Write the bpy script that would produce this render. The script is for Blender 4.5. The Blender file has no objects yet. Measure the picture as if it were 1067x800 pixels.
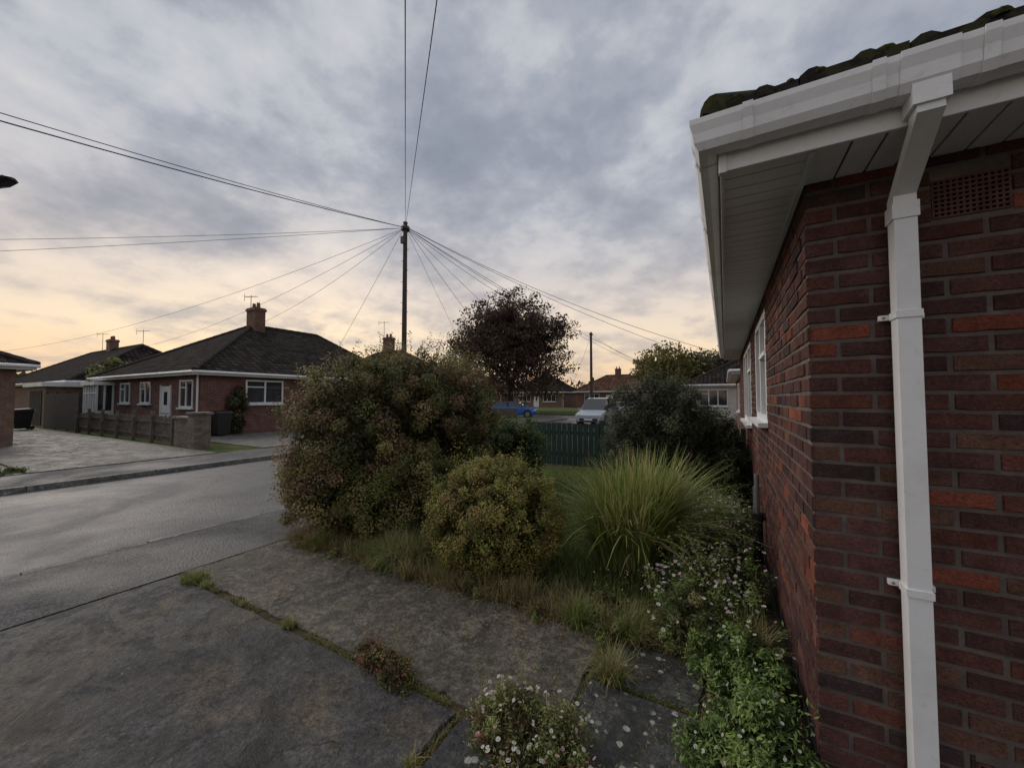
import bpy, math, random
import numpy as np
from mathutils import Vector, Matrix
rng=np.random.default_rng(7); random.seed(7)
scene=bpy.context.scene
COL=scene.collection

# ------------------------------------------------------------ node helpers
class NT:
    def __init__(s,tree): s.t=tree; s.t.nodes.clear()
    def n(s,typ,**kw):
        nd=s.t.nodes.new(typ)
        for k,v in kw.items(): setattr(nd,k,v)
        return nd
    def l(s,a,b): s.t.links.new(a,b)
    def setin(s,inp,v):
        if isinstance(v,bpy.types.NodeSocket): s.l(v,inp)
        else: inp.default_value=v
    def math(s,op,a,b=0.0,c=None,clamp=False):
        nd=s.n('ShaderNodeMath',operation=op,use_clamp=clamp)
        s.setin(nd.inputs[0],a); s.setin(nd.inputs[1],b)
        if c is not None: s.setin(nd.inputs[2],c)
        return nd.outputs[0]
    def mix(s,f,a,b,blend='MIX'):
        nd=s.n('ShaderNodeMix',data_type='RGBA',blend_type=blend)
        s.setin(nd.inputs[0],f)
        for i,v in ((6,a),(7,b)):
            if isinstance(v,tuple): v=(v[0],v[1],v[2],1)
            s.setin(nd.inputs[i],v)
        return nd.outputs[2]
    def ramp(s,f,stops,interp='LINEAR'):
        nd=s.n('ShaderNodeValToRGB'); cr=nd.color_ramp; cr.interpolation=interp
        while len(cr.elements)<len(stops): cr.elements.new(.5)
        for e,(p,c) in zip(cr.elements,stops):
            e.position=p
            e.color=(c,c,c,1) if not isinstance(c,tuple) else (c[0],c[1],c[2],1)
        s.l(f,nd.inputs[0]); return nd.outputs[0]
    def noise(s,vec,scale,detail=4,rough=.55,dist=0):
        nd=s.n('ShaderNodeTexNoise'); nd.inputs['Scale'].default_value=scale
        nd.inputs['Detail'].default_value=detail; nd.inputs['Roughness'].default_value=rough
        nd.inputs['Distortion'].default_value=dist
        if vec is not None: s.l(vec,nd.inputs['Vector'])
        return nd.outputs['Fac']
    def voro(s,vec,scale,feature='F1',out='Distance',rnd=1):
        nd=s.n('ShaderNodeTexVoronoi',feature=feature); nd.inputs['Scale'].default_value=scale
        nd.inputs['Randomness'].default_value=rnd
        s.l(vec,nd.inputs['Vector']); return nd.outputs[out]
    def warp(s,g,scale,amt):
        nd=s.n('ShaderNodeTexNoise'); nd.inputs['Scale'].default_value=scale; nd.inputs['Detail'].default_value=4
        s.l(g,nd.inputs['Vector'])
        a=s.n('ShaderNodeVectorMath',operation='SUBTRACT'); s.l(nd.outputs['Color'],a.inputs[0]); a.inputs[1].default_value=(.5,.5,.5)
        m=s.n('ShaderNodeVectorMath',operation='SCALE'); s.l(a.outputs[0],m.inputs[0]); m.inputs['Scale'].default_value=amt
        d=s.n('ShaderNodeVectorMath',operation='ADD'); s.l(g,d.inputs[0]); s.l(m.outputs[0],d.inputs[1]); return d.outputs[0]
    def cracks(s,g,scale,width):
        v=s.voro(s.warp(g,1.6,1.1),scale,'DISTANCE_TO_EDGE')
        c=s.ramp(v,[(0.0,1.0),(width,0.0)])
        return s.math('MULTIPLY',c,s.ramp(s.noise(g,.8,2),[(.48,0.0),(.56,1.0)]))
    def geo(s): return s.n('ShaderNodeNewGeometry').outputs['Position']
    def uv(s): return s.n('ShaderNodeTexCoord').outputs['UV']
    def finish(s,color,rough=.8,bumph=None,bstr=.3,bdist=.01,metal=0,spec=.5,coat=0):
        p=s.n('ShaderNodeBsdfPrincipled')
        if isinstance(color,tuple): color=(color[0],color[1],color[2],1)
        s.setin(p.inputs['Base Color'],color); s.setin(p.inputs['Roughness'],rough)
        p.inputs['Metallic'].default_value=metal
        p.inputs['Specular IOR Level'].default_value=spec
        p.inputs['Coat Weight'].default_value=coat
        if bumph is not None:
            b=s.n('ShaderNodeBump'); b.inputs['Strength'].default_value=bstr; b.inputs['Distance'].default_value=bdist
            s.l(bumph,b.inputs['Height']); s.l(b.outputs[0],p.inputs['Normal'])
        o=s.n('ShaderNodeOutputMaterial'); s.l(p.outputs[0],o.inputs[0]); return p
def newmat(name):
    m=bpy.data.materials.new(name); m.use_nodes=True
    return m,NT(m.node_tree)

def simple(name,c,rough=.6,var=.25,scale=6,bstr=.1,metal=0,spec=.5,coat=0,bscale=60,moss=None):
    m,t=newmat(name); g=t.geo()
    f=t.noise(g,scale,5)
    c2=tuple(x*(1-var) for x in c); c3=tuple(min(1,x*(1+var*.6)) for x in c)
    col=t.mix(t.ramp(f,[(.3,0.0),(.7,1.0)]),c2,c3)
    if moss: col=t.mix(t.ramp(t.noise(g,11,6,.75),[(.48,0.0),(.56,1.0)]),col,moss)
    t.finish(col,rough,t.noise(g,bscale,3),bstr,.004,metal,spec,coat); return m

def brick_far(name,c1,c2,mortar=(.22,.19,.17)):
    m,t=newmat(name); b=t.n('ShaderNodeTexBrick'); t.l(t.uv(),b.inputs['Vector'])
    b.inputs['Scale'].default_value=1; b.inputs['Brick Width'].default_value=.225; b.inputs['Row Height'].default_value=.075
    b.inputs['Mortar Size'].default_value=.006; b.inputs['Color1'].default_value=(*c1,1); b.inputs['Color2'].default_value=(*c2,1)
    b.inputs['Mortar'].default_value=(*mortar,1); b.inputs['Bias'].default_value=0
    g=t.geo(); col=t.mix(.6,b.outputs['Color'],t.ramp(t.noise(g,3,5),[(.3,.5),(.7,1.0)]),'MULTIPLY')
    col=t.mix(.5,col,t.ramp(t.voro(g,7,out='Color'),[(.1,.55),(.9,1.2)]),'MULTIPLY')
    t.finish(col,.85,t.math('SUBTRACT',1.0,b.outputs['Fac']),.4,.008); return m

def tile_mat(name,c):
    m,t=newmat(name); uv=t.uv()
    b=t.n('ShaderNodeTexBrick'); t.l(uv,b.inputs['Vector']); b.offset=0
    b.inputs['Scale'].default_value=1; b.inputs['Brick Width'].default_value=.30; b.inputs['Row Height'].default_value=.32
    b.inputs['Mortar Size'].default_value=.035; b.inputs['Mortar Smooth'].default_value=.6
    b.inputs['Color1'].default_value=(*[x*.55 for x in c],1); b.inputs['Color2'].default_value=(*[x*1.6 for x in c],1)
    b.inputs['Mortar'].default_value=(*[x*.2 for x in c],1)
    s=t.n('ShaderNodeSeparateXYZ'); t.l(uv,s.inputs[0])
    w=t.math('SINE',t.math('MULTIPLY',s.outputs[0],2*math.pi/.15))
    step=t.math('FRACT',t.math('DIVIDE',s.outputs[1],.32))
    h=t.math('ADD',t.math('MULTIPLY',w,.4),t.math('MULTIPLY',step,-.8))
    g=t.geo(); n=t.noise(g,1.1,6)
    band=t.ramp(step,[(0.0,.15),(.25,1.0),(1.0,1.4)])
    col=t.mix(t.ramp(n,[(.5,0.0),(.75,.3)]),b.outputs['Color'],tuple(x*1.5+.006 for x in c))
    col=t.mix(.85,col,band,'MULTIPLY')
    t.finish(col,.95,h,.9,.04,spec=.03); return m

def leafmat(name,trans=.3,rough=.55):
    m,t=newmat(name); a=t.n('ShaderNodeAttribute',attribute_name='Col')
    p=t.n('ShaderNodeBsdfPrincipled'); t.l(a.outputs['Color'],p.inputs['Base Color'])
    p.inputs['Roughness'].default_value=rough; p.inputs['Specular IOR Level'].default_value=.3
    tr=t.n('ShaderNodeBsdfTranslucent'); t.l(a.outputs['Color'],tr.inputs[0])
    mx=t.n('ShaderNodeMixShader'); mx.inputs[0].default_value=trans
    t.l(p.outputs[0],mx.inputs[1]); t.l(tr.outputs[0],mx.inputs[2])
    o=t.n('ShaderNodeOutputMaterial'); t.l(mx.outputs[0],o.inputs[0]); return m

# ------------------------------------------------------------ materials
def mk_nearbrick():
    m,t=newmat('facing_brick'); a=t.n('ShaderNodeAttribute',attribute_name='Col'); g=t.geo()
    n1=t.noise(g,9,5); n2=t.noise(g,80,4,.75)
    c=t.mix(.9,a.outputs['Color'],t.ramp(n1,[(.25,.6),(.75,1.35)]),'MULTIPLY')
    c=t.mix(.7,c,t.ramp(n2,[(.3,.4),(.7,1.6)]),'MULTIPLY')
    bloom=t.ramp(t.noise(g,14,7,.8),[(.53,0.0),(.75,.5)])
    c=t.mix(bloom,c,(.21,.14,.12))
    soot=t.ramp(t.noise(g,1.6,5,.7),[(.42,.68),(.6,1.0)]); c=t.mix(.8,c,soot,'MULTIPLY')
    h=t.math('ADD',t.noise(g,40,5,.75),t.math('MULTIPLY',t.noise(g,160,2),.5))
    t.finish(c,.88,h,1.0,.010,spec=.2); return m
def mk_mortar():
    m,t=newmat('mortar'); g=t.geo()
    c=t.ramp(t.noise(g,7,6,.7),[(.3,(.075,.06,.053)),(.55,(.135,.112,.098)),(.8,(.21,.18,.16))])
    t.finish(c,.95,t.noise(g,150,4,.7),.7,.006); return m
def mk_asphalt(name,base,tint=(1,1.0,1.06),patch=1.0,rr=(.45,.85),spec=.35):
    m,t=newmat(name); g=t.geo()
    big=t.noise(g,.55,6,.6,.4); fine=t.noise(g,70,3,.8); mid=t.noise(g,6,6,.7); agg=t.voro(g,48)
    k=[base*x for x in tint]
    c=t.ramp(big,[(.3,tuple(x*(1-.4*patch) for x in k)),(.55,tuple(k)),(.75,tuple(x*1.4 for x in k))])
    c=t.mix(.9,c,t.ramp(agg,[(.1,2.1),(.35,1.0),(.7,.5)]),'MULTIPLY')
    c=t.mix(.8,c,t.ramp(fine,[(.3,.35),(.5,.95),(.72,1.9)]),'MULTIPLY')
    c=t.mix(.75,c,t.ramp(mid,[(.3,.5),(.7,1.35)]),'MULTIPLY')
    c=t.mix(t.math('MULTIPLY',t.cracks(g,.45,.012),.7),c,(.015,.015,.015))
    r=t.ramp(big,[(.38,rr[0]),(.6,rr[1])])
    t.finish(c,r,t.math('ADD',t.math('SUBTRACT',fine,agg),t.math('MULTIPLY',mid,.6)),.6,.010,spec=spec); return m
def mk_concrete(name,c0,c1,dark=(.03,.03,.03),lichen=0.0,tan=None,rough=(.5,.85),moss=0.0):
    m,t=newmat(name); g=t.geo()
    big=t.noise(g,.9,7,.62,.5); mid=t.noise(g,5,7,.75,.3); fine=t.noise(g,60,4,.8); pit=t.noise(g,21,5,.75)
    c=t.mix(t.ramp(big,[(.36,0.0),(.64,1.0)]),c0,c1)
    if tan: c=t.mix(t.ramp(t.noise(g,1.3,7,.7,.8),[(.50,0.0),(.64,.9)]),c,tan)
    c=t.mix(.9,c,t.ramp(mid,[(.3,.35),(.5,.9),(.72,1.6)]),'MULTIPLY')
    c=t.mix(.9,c,t.ramp(pit,[(.34,.35),(.5,1.0),(.68,1.5)]),'MULTIPLY')
    c=t.mix(.9,c,t.ramp(fine,[(.3,.35),(.5,1.0),(.7,1.9)]),'MULTIPLY')
    st=t.ramp(t.noise(g,2.1,7,.75,1.0),[(.5,0.0),(.60,.8)])
    c=t.mix(st,c,dark)
    if moss: c=t.mix(t.ramp(t.noise(g,3.3,7,.8,.6),[(.54,0.0),(.66,moss)]),c,(.055,.06,.022))
    sp=t.ramp(t.math('ADD',t.voro(g,26),t.math('MULTIPLY',mid,.5)),[(.34,.75),(.42,0.0)])
    c=t.mix(sp,c,tuple(x*.8 for x in dark))
    c=t.mix(t.math('MULTIPLY',t.cracks(g,.7,.010),.9),c,(.012,.011,.010))
    if lichen>0:
        v=t.voro(g,13); f=t.ramp(t.math('ADD',v,t.math('MULTIPLY',t.noise(g,40,3),.3)),[(.34,lichen),(.40,0.0)])
        f=t.math('MULTIPLY',f,t.ramp(t.noise(g,3.1,2),[(.42,0.0),(.48,1.0)]))
        c=t.mix(f,c,(.40,.40,.36))
    r=t.ramp(t.noise(g,2.1,7,.75,1.0),[(.45,rough[1]),(.60,rough[0])])
    t.finish(c,r,t.math('ADD',t.math('ADD',t.math('MULTIPLY',fine,.5),mid),t.math('MULTIPLY',pit,.8)),1.0,.018,spec=.35); return m
def mk_soil(name,stops,scale=3):
    m,t=newmat(name); g=t.geo()
    c=t.ramp(t.noise(g,scale,8,.7),stops)
    c=t.mix(.8,c,t.ramp(t.noise(g,45,4,.8),[(.3,.4),(.7,1.5)]),'MULTIPLY')
    t.finish(c,.95,t.noise(g,30,6,.8),.9,.03,spec=.1); return m
def mk_pvc():
    m,t=newmat('white_upvc'); g=t.geo()
    c=t.mix(t.ramp(t.noise(g,4,6,.7),[(.48,0.0),(.8,.4)]),(.78,.79,.80),(.46,.47,.45))
    s=t.ramp(t.noise(g,30,5,.7),[(.58,0.0),(.75,.3)]); c=t.mix(s,c,(.3,.3,.27))
    t.finish(c,.4,t.noise(g,12,2),.1,.003,spec=.5); return m

M={}
M['brick']=mk_nearbrick(); M['mortar']=mk_mortar(); M['pvc']=mk_pvc()
M['road']=mk_asphalt('road_asphalt',.058,(1,1.01,1.07),1.0,(.30,.62),.5); M['foot']=mk_asphalt('footway_asphalt',.078,(1,.99,1.0),.9)
M['drive']=mk_concrete('driveway_concrete',(.042,.042,.044),(.078,.075,.072),(.016,.016,.017),0,(.125,.10,.074),(.30,.78),.4)
M['path']=mk_concrete('path_concrete',(.10,.09,.075),(.155,.14,.115),(.036,.032,.026),0,(.18,.15,.11),(.5,.85),.6)
M['slab']=mk_concrete('paving_slab',(.055,.055,.055),(.085,.085,.08),(.022,.022,.022),.9,None,(.45,.85),.5)
M['pale']=mk_concrete('pale_concrete',(.13,.12,.11),(.20,.185,.16),(.06,.057,.052),0,None,(.4,.8),.3)
M['kerb']=mk_concrete('kerb_stone',(.17,.165,.15),(.23,.22,.20),(.07,.07,.065))
M['soil']=mk_soil('bed_soil',[(.3,(.03,.024,.016)),(.5,(.09,.07,.04)),(.7,(.16,.13,.075))],5)
M['turf']=mk_soil('turf',[(.3,(.04,.055,.016)),(.5,(.075,.10,.03)),(.7,(.13,.14,.05))],1.5)
M['leaf']=leafmat('foliage_leaf'); M['petal']=leafmat('daisy_petal',.35,.8)
M['bark']=simple('bark',(.075,.06,.048),.95,.4,12,.6)
M['rooft']=tile_mat('roof_tiles_dark',(.030,.025,.023)); M['roofb']=tile_mat('roof_tiles_brown',(.10,.055,.038))
M['ridge']=simple('ridge_tiles',(.05,.042,.038),.95,.4,8,.3,0,.1)
M['bfar']=brick_far('brick_red',(.21,.078,.052),(.12,.052,.04)); M['bbrown']=brick_far('brick_brown',(.25,.14,.09),(.18,.10,.07))
M['stone']=brick_far('stone_walling',(.24,.19,.15),(.13,.10,.08))
M['glass']=simple('window_glass',(.03,.035,.04),.06,.1,3,0,0,.8)
M['white']=simple('white_paint',(.7,.71,.72),.45,.12,2,.02)
M['wood']=simple('weathered_timber',(.125,.105,.088),.9,.6,7,.4)
M['dkwood']=simple('dark_timber',(.05,.042,.036),.9,.4,14,.4)
M['green']=simple('green_fence_paint',(.016,.045,.034),.7,.35,10,.3)
M['black']=simple('black_plastic',(.02,.02,.022),.4,.2,8,.05)
M['grey']=simple('grey_metal',(.25,.26,.27),.45,.2,8,.05,.6)
M['tile']=simple('roof_tile_edge',(.028,.026,.025),.97,.6,25,1.0,0,.1,0,45,(.045,.045,.022))
M['moss']=simple('roof_moss',(.05,.052,.022),1.0,.6,30,1.0,0,.0)
M['terra']=simple('terracotta',(.24,.075,.05),.8,.3,20,.4)
M['vent']=simple('vent_clay',(.10,.043,.036),.85,.4,25,.4)
M['cable']=simple('cable_sheath',(.03,.03,.033),.6,.1)
M['render']=simple('cream_render',(.55,.53,.49),.9,.15,3,.2)

# ------------------------------------------------------------ mesh builder
class MB:
    def __init__(s): s.v=[]; s.f=[]; s.m=[]; s.c=[]
    def poly(s,pts,mi=0,c=None):
        i=len(s.v); s.v+= [tuple(p) for p in pts]; s.f.append(tuple(range(i,i+len(pts)))); s.m.append(mi); s.c.append(c)
    def hexa(s,P,mi=0,c=None,skip=()):
        i=len(s.v); s.v+=[tuple(p) for p in P]
        for k,q in enumerate(((0,3,2,1),(4,5,6,7),(0,1,5,4),(1,2,6,5),(2,3,7,6),(3,0,4,7))):
            if k in skip: continue
            s.f.append(tuple(i+j for j in q)); s.m.append(mi); s.c.append(c)
    def box(s,x0,x1,y0,y1,z0,z1,mi=0,c=None):
        s.hexa([(x0,y0,z0),(x1,y0,z0),(x1,y1,z0),(x0,y1,z0),(x0,y0,z1),(x1,y0,z1),(x1,y1,z1),(x0,y1,z1)],mi,c)
    def ob(s,o,U,N,u0,u1,n0,n1,z0,z1,mi=0):
        o=Vector(o);U=Vector(U);N=Vector(N)
        P=[o+U*a+N*b+Vector((0,0,z)) for z in (z0,z1) for a,b in ((u0,n0),(u1,n0),(u1,n1),(u0,n1))]
        if U.cross(N).z<0: P=[P[0],P[3],P[2],P[1],P[4],P[7],P[6],P[5]]
        s.hexa(P,mi)
    def cyl(s,p0,p1,r0,r1=None,n=8,mi=0,caps=True):
        r1=r0 if r1 is None else r1
        p0=Vector(p0);p1=Vector(p1); d=(p1-p0).normalized()
        a=d.orthogonal().normalized(); b=d.cross(a); i=len(s.v)
        for p,r in ((p0,r0),(p1,r1)):
            for k in range(n):
                t=2*math.pi*k/n; s.v.append(tuple(p+(a*math.cos(t)+b*math.sin(t))*r))
        for k in range(n):
            j=(k+1)%n; s.f.append((i+k,i+j,i+n+j,i+n+k)); s.m.append(mi); s.c.append(None)
        if caps:
            s.f.append(tuple(i+k for k in range(n))[::-1]); s.m.append(mi); s.c.append(None)
            s.f.append(tuple(i+n+k for k in range(n))); s.m.append(mi); s.c.append(None)
    def obj(s,name,mats,parent=None,origin=(0,0,0),smooth=False,bevel=0):
        me=bpy.data.meshes.new(name); O=Vector(origin)
        me.from_pydata([tuple(Vector(v)-O) for v in s.v],[],s.f)
        for mm in mats: me.materials.append(M[mm] if isinstance(mm,str) else mm)
        me.polygons.foreach_set('material_index',s.m)
        if smooth: me.polygons.foreach_set('use_smooth',[True]*len(s.f))
        me.update()
        uv=me.uv_layers.new(name='UVMap'); buf=np.zeros(len(me.loops)*2,dtype=np.float32)
        for p in me.polygons:
            nn=p.normal
            if abs(nn.z)>.985: u=Vector((1,0,0))
            else: u=Vector((0,0,1)).cross(nn).normalized()
            v=nn.cross(u)
            for li in p.loop_indices:
                co=me.vertices[me.loops[li].vertex_index].co+O
                buf[2*li]=co.dot(u); buf[2*li+1]=co.dot(v)
        uv.data.foreach_set('uv',buf)
        if any(c is not None for c in s.c):
            ca=me.color_attributes.new('Col','FLOAT_COLOR','CORNER'); cb=np.ones((len(me.loops),4),dtype=np.float32)
            for p,c in zip(me.polygons,s.c):
                for li in p.loop_indices: cb[li,:3]=c if c else (.5,.5,.5)
            ca.data.foreach_set('color',cb.ravel())
        o=bpy.data.objects.new(name,me); COL.objects.link(o); o.location=O
        if bevel:
            bm=o.modifiers.new('bevel','BEVEL'); bm.width=bevel; bm.segments=2; bm.limit_method='ANGLE'
        if parent: put(o,parent)
        return o
def put(o,e):
    o.parent=e; o.matrix_parent_inverse=Matrix.Translation(-e.location)
def empty(name,loc):
    e=bpy.data.objects.new(name,None); e.empty_display_size=.3; COL.objects.link(e); e.location=loc; return e

# ------------------------------------------------------------ numpy foliage
def mesh_np(name,V,F,colv,mat,origin=(0,0,0),parent=None,k=4):
    V=np.asarray(V,dtype=np.float32)-np.array(origin,dtype=np.float32)
    F=np.asarray(F,dtype=np.int32)
    me=bpy.data.meshes.new(name); me.vertices.add(len(V)); me.vertices.foreach_set('co',V.ravel())
    me.loops.add(F.size); me.loops.foreach_set('vertex_index',F.ravel())
    me.polygons.add(len(F)); me.polygons.foreach_set('loop_start',np.arange(0,F.size,F.shape[1],dtype=np.int32))
    me.materials.append(mat)
    ca=me.color_attributes.new('Col','FLOAT_COLOR','POINT')
    cb=np.ones((len(V),4),dtype=np.float32); cb[:,:3]=colv; ca.data.foreach_set('color',cb.ravel())
    me.update(calc_edges=True); me.validate()
    o=bpy.data.objects.new(name,me); COL.objects.link(o); o.location=origin
    if parent: put(o,parent)
    return o
def unit(a): return a/np.maximum(np.linalg.norm(a,axis=1,keepdims=True),1e-6)
def leafquads(pos,nrm,size,asp):
    n=len(pos); r=unit(rng.normal(size=(n,3))); t=unit(np.cross(nrm,r)); b=np.cross(nrm,t)
    s=size[:,None]
    V=np.stack([pos-t*s,pos+b*s*asp+nrm*s*.15,pos+t*s,pos-b*s*asp+nrm*s*.15],axis=1).reshape(-1,3)
    return V
GAIN=1.75
def pal(n,cols,idx=None):
    cols=np.array(cols); i=rng.integers(0,len(cols),n) if idx is None else idx
    return cols[i]
def bush(name,lumps,n,size,cols,origin,clr=.22,ncl=140,asp=.5,inner=.25,shoots=0,zmin=.02,parent=None,spread=(.82,1.06),gain=GAIN):
    cols=[tuple(x*gain for x in c) for c in cols]
    P=[];Nn=[];S=[];C=[]
    tot=sum(l[3]*l[4]+l[4]*l[5]+l[3]*l[5] for l in lumps)
    for (cx,cy,cz,rx,ry,rz) in lumps:
        w=(rx*ry+ry*rz+rx*rz)/tot; nn=int(n*w); c=np.array([cx,cy,cz]); R=np.array([rx,ry,rz])
        m=max(8,int(ncl*w)); d=unit(rng.normal(size=(m,3))); cen=d*rng.uniform(spread[0],spread[1],(m,1))
        ccol=pal(m,cols)*rng.uniform(.65,1.3,(m,1)); crad=rng.uniform(.5,1.3,m)*clr
        k=rng.integers(0,m,nn); ud=unit(rng.normal(size=(nn,3))); rr=rng.random(nn)**.42
        off=ud*(rr*crad[k])[:,None]
        p=c+cen[k]*R+off
        tw=rng.random(nn)<.10; p[tw]+= (d[k][tw]*rng.uniform(0,.14,(tw.sum(),1))*min(1.0,clr*4))
        nrm=unit(d[k]*.5+ud*.6+rng.normal(size=(nn,3))*.6+np.array([0,0,.4]))
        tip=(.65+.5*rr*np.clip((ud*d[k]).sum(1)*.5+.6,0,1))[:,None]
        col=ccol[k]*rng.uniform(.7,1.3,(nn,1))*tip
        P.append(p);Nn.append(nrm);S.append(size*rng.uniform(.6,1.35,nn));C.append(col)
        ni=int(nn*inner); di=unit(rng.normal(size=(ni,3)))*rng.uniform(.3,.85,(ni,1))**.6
        P.append(c+di*R*.93);Nn.append(unit(rng.normal(size=(ni,3))));S.append(size*rng.uniform(1.3,2.6,ni));C.append(pal(ni,cols)*.4)  # inner leaves coloured darker to imitate shade inside the shrub
    for _ in range(shoots):
        l=lumps[rng.integers(len(lumps))]; d=unit(rng.normal(size=(1,3)))[0]; d[2]=abs(d[2])+.5; d/=np.linalg.norm(d)
        st=np.array(l[:3])+d*np.array(l[3:]); L=rng.uniform(.12,.38); u=unit((d+np.array([0,0,1.2])+rng.normal(size=3)*.3)[None])[0]
        q=int(30*L/.3); tt=rng.random(q)[:,None]
        P.append(st+u*tt*L+rng.normal(size=(q,3))*.014);Nn.append(unit(rng.normal(size=(q,3))));S.append(size*rng.uniform(.6,1.1,q));C.append(pal(q,cols)*1.15)
    P=np.concatenate(P);Nn=np.concatenate(Nn);S=np.concatenate(S);C=np.concatenate(C)
    ok=P[:,2]>zmin; P,Nn,S,C=P[ok],Nn[ok],S[ok],C[ok]
    V=leafquads(P,Nn,S,asp); F=np.arange(len(V)).reshape(-1,4)
    return mesh_np(name,V,F,np.repeat(C,4,axis=0),M['leaf'],origin,parent)
def blades(base,az,L,bend,wid,col,seg=4):
    n=len(base); V=[];CC=[]
    dx=np.cos(az);dy=np.sin(az); px=-dy;py=dx
    for k in range(seg+1):
        s=k/seg
        ang=bend*s
        hor=L*s*np.sin(ang*.62+.12*bend); ver=L*s*np.cos(ang*.62+.12*bend)
        w=wid*(1-s**1.6)*.5+wid*.04
        c=np.stack([base[:,0]+dx*hor,base[:,1]+dy*hor,base[:,2]+ver],1)
        o=np.stack([px*w,py*w,np.zeros(n)],1)
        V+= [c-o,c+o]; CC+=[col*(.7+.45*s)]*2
    V=np.stack(V,1); CC=np.stack(CC,1); k=2*(seg+1)
    idx=np.arange(n)[:,None]*k
    F=np.concatenate([idx+np.array([2*j,2*j+1,2*j+3,2*j+2]) for j in range(seg)],0)
    return V.reshape(-1,3),F,CC.reshape(-1,3)
def grass(name,base,L,bend,wid,cols,origin,seg=3,parent=None,az=None,gain=1.4):
    n=len(base); az=rng.uniform(0,2*math.pi,n) if az is None else az
    V,F,C=blades(base,az,L,bend,np.full(n,wid)*rng.uniform(.7,1.3,n),pal(n,cols)*gain*rng.uniform(.7,1.25,(n,1)),seg)
    return mesh_np(name,V,F,C,M['leaf'],origin,parent)
def disk(cx,cy,r,n,z=0,ry=None):
    a=rng.uniform(0,2*math.pi,n); q=np.sqrt(rng.random(n)); ry=ry or r
    return np.stack([cx+np.cos(a)*q*r,cy+np.sin(a)*q*ry,np.full(n,z)],1)
def daisies(P,r,parent,origin):
    n=len(P); V=[];F=[];C=[]; k=9
    nr=unit(np.array([0,-.25,1.0])+rng.normal(size=(n,3))*.45)
    for i in range(n):
        nn=Vector(nr[i]); a=nn.orthogonal().normalized(); b=nn.cross(a); p=Vector(P[i]); rr=r*random.uniform(.6,1.15)
        pink=random.random()<.25; cc=(.75,.5,.58) if pink else (.82,.82,.8)
        for q in range(k):
            t=2*math.pi*q/k; t2=t+2*math.pi/k*.72; d1=a*math.cos(t)+b*math.sin(t); d2=a*math.cos(t2)+b*math.sin(t2)
            j=len(V); V+= [p+d1*rr*.25,p+d1*rr+nn*rr*.1,p+d2*rr+nn*rr*.1,p+d2*rr*.25]; F.append((j,j+1,j+2,j+3)); C+=[cc]*4
        for q in range(2):
            j=len(V); t0=q*math.pi
            V+=[p+nn*rr*.08+(a*math.cos(t0+m)+b*math.sin(t0+m))*rr*.33 for m in (0,1.05,2.1,3.1416)]; F.append((j,j+1,j+2,j+3)); C+=[(.55,.38,.05)]*4
    return mesh_np('flowers',np.array([tuple(v) for v in V]),np.array(F),np.array(C),M['petal'],origin,parent)

# ------------------------------------------------------------ GROUND
def sheet(name,x0,x1,y0,y1,z,mat):
    b=MB(); b.poly([(x0,y0,z),(x1,y0,z),(x1,y1,z),(x0,y1,z)]); return b.obj(name,[mat])
sheet('terrain',-900,900,-900,900,-.16,'turf')
b=MB(); RZ=-.10
b.poly([(-11.15,-60,RZ),(-5.9,-60,RZ),(-5.9,300,RZ),(-11.15,300,RZ)])
b.poly([(-120,29,RZ),(-11.15,29,RZ),(-11.15,36.5,RZ),(-120,36.5,RZ)])
b.obj('road',['road'])
b=MB(); b.poly([(-5.78,-60,-.05),(-4.43,-60,-.006),(-4.43,120,-.006),(-5.78,120,-.05)]); b.poly([(-4.43,-60,-.006),(-4.43,-60,-.1),(-4.43,120,-.1),(-4.43,120,-.006)]); b.obj('footway',['foot'])
b=MB()
yy=-10.0
while yy<60:
    b.box(-5.9,-5.785,yy,yy+.905,-.15,-.047+random.uniform(-.003,.003)); yy+=.915
b.obj('kerb',['kerb'],bevel=.008)
b=MB()
for (a,c) in ((-60,29),(36.5,120)): b.box(-13.0,-11.27,a,c,-.15,0)
b.obj('footway',['foot'])
b=MB(); yy=-10.0
while yy<60:
    if not(28.5<yy<36.5): b.box(-11.27,-11.15,yy,yy+.905,-.15,.004)
    yy+=.915
b.obj('kerb',['kerb'],bevel=.008)
b=MB()
b.box(-120,-13.0,-60,29,-.15,-.004); b.box(-120,-13.0,36.5,140,-.15,-.004)
b.obj('opposite_gardens',['turf'])
b=MB(); b.box(-34,-13.0,2.2,5.7,-.05,.02); b.box(-19.0,-13.02,7.0,11.8,-.05,.024); b.obj('opposite_driveway',['pale'])
b=MB(); b.box(-20.5,-13.0,-8,2.15,-.05,.012); b.obj('opposite_forecourt',['drive'])
b=MB(); b.box(-4.425,60,-40,140,-.15,-.014); b.obj('garden_ground',['soil'])
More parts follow.
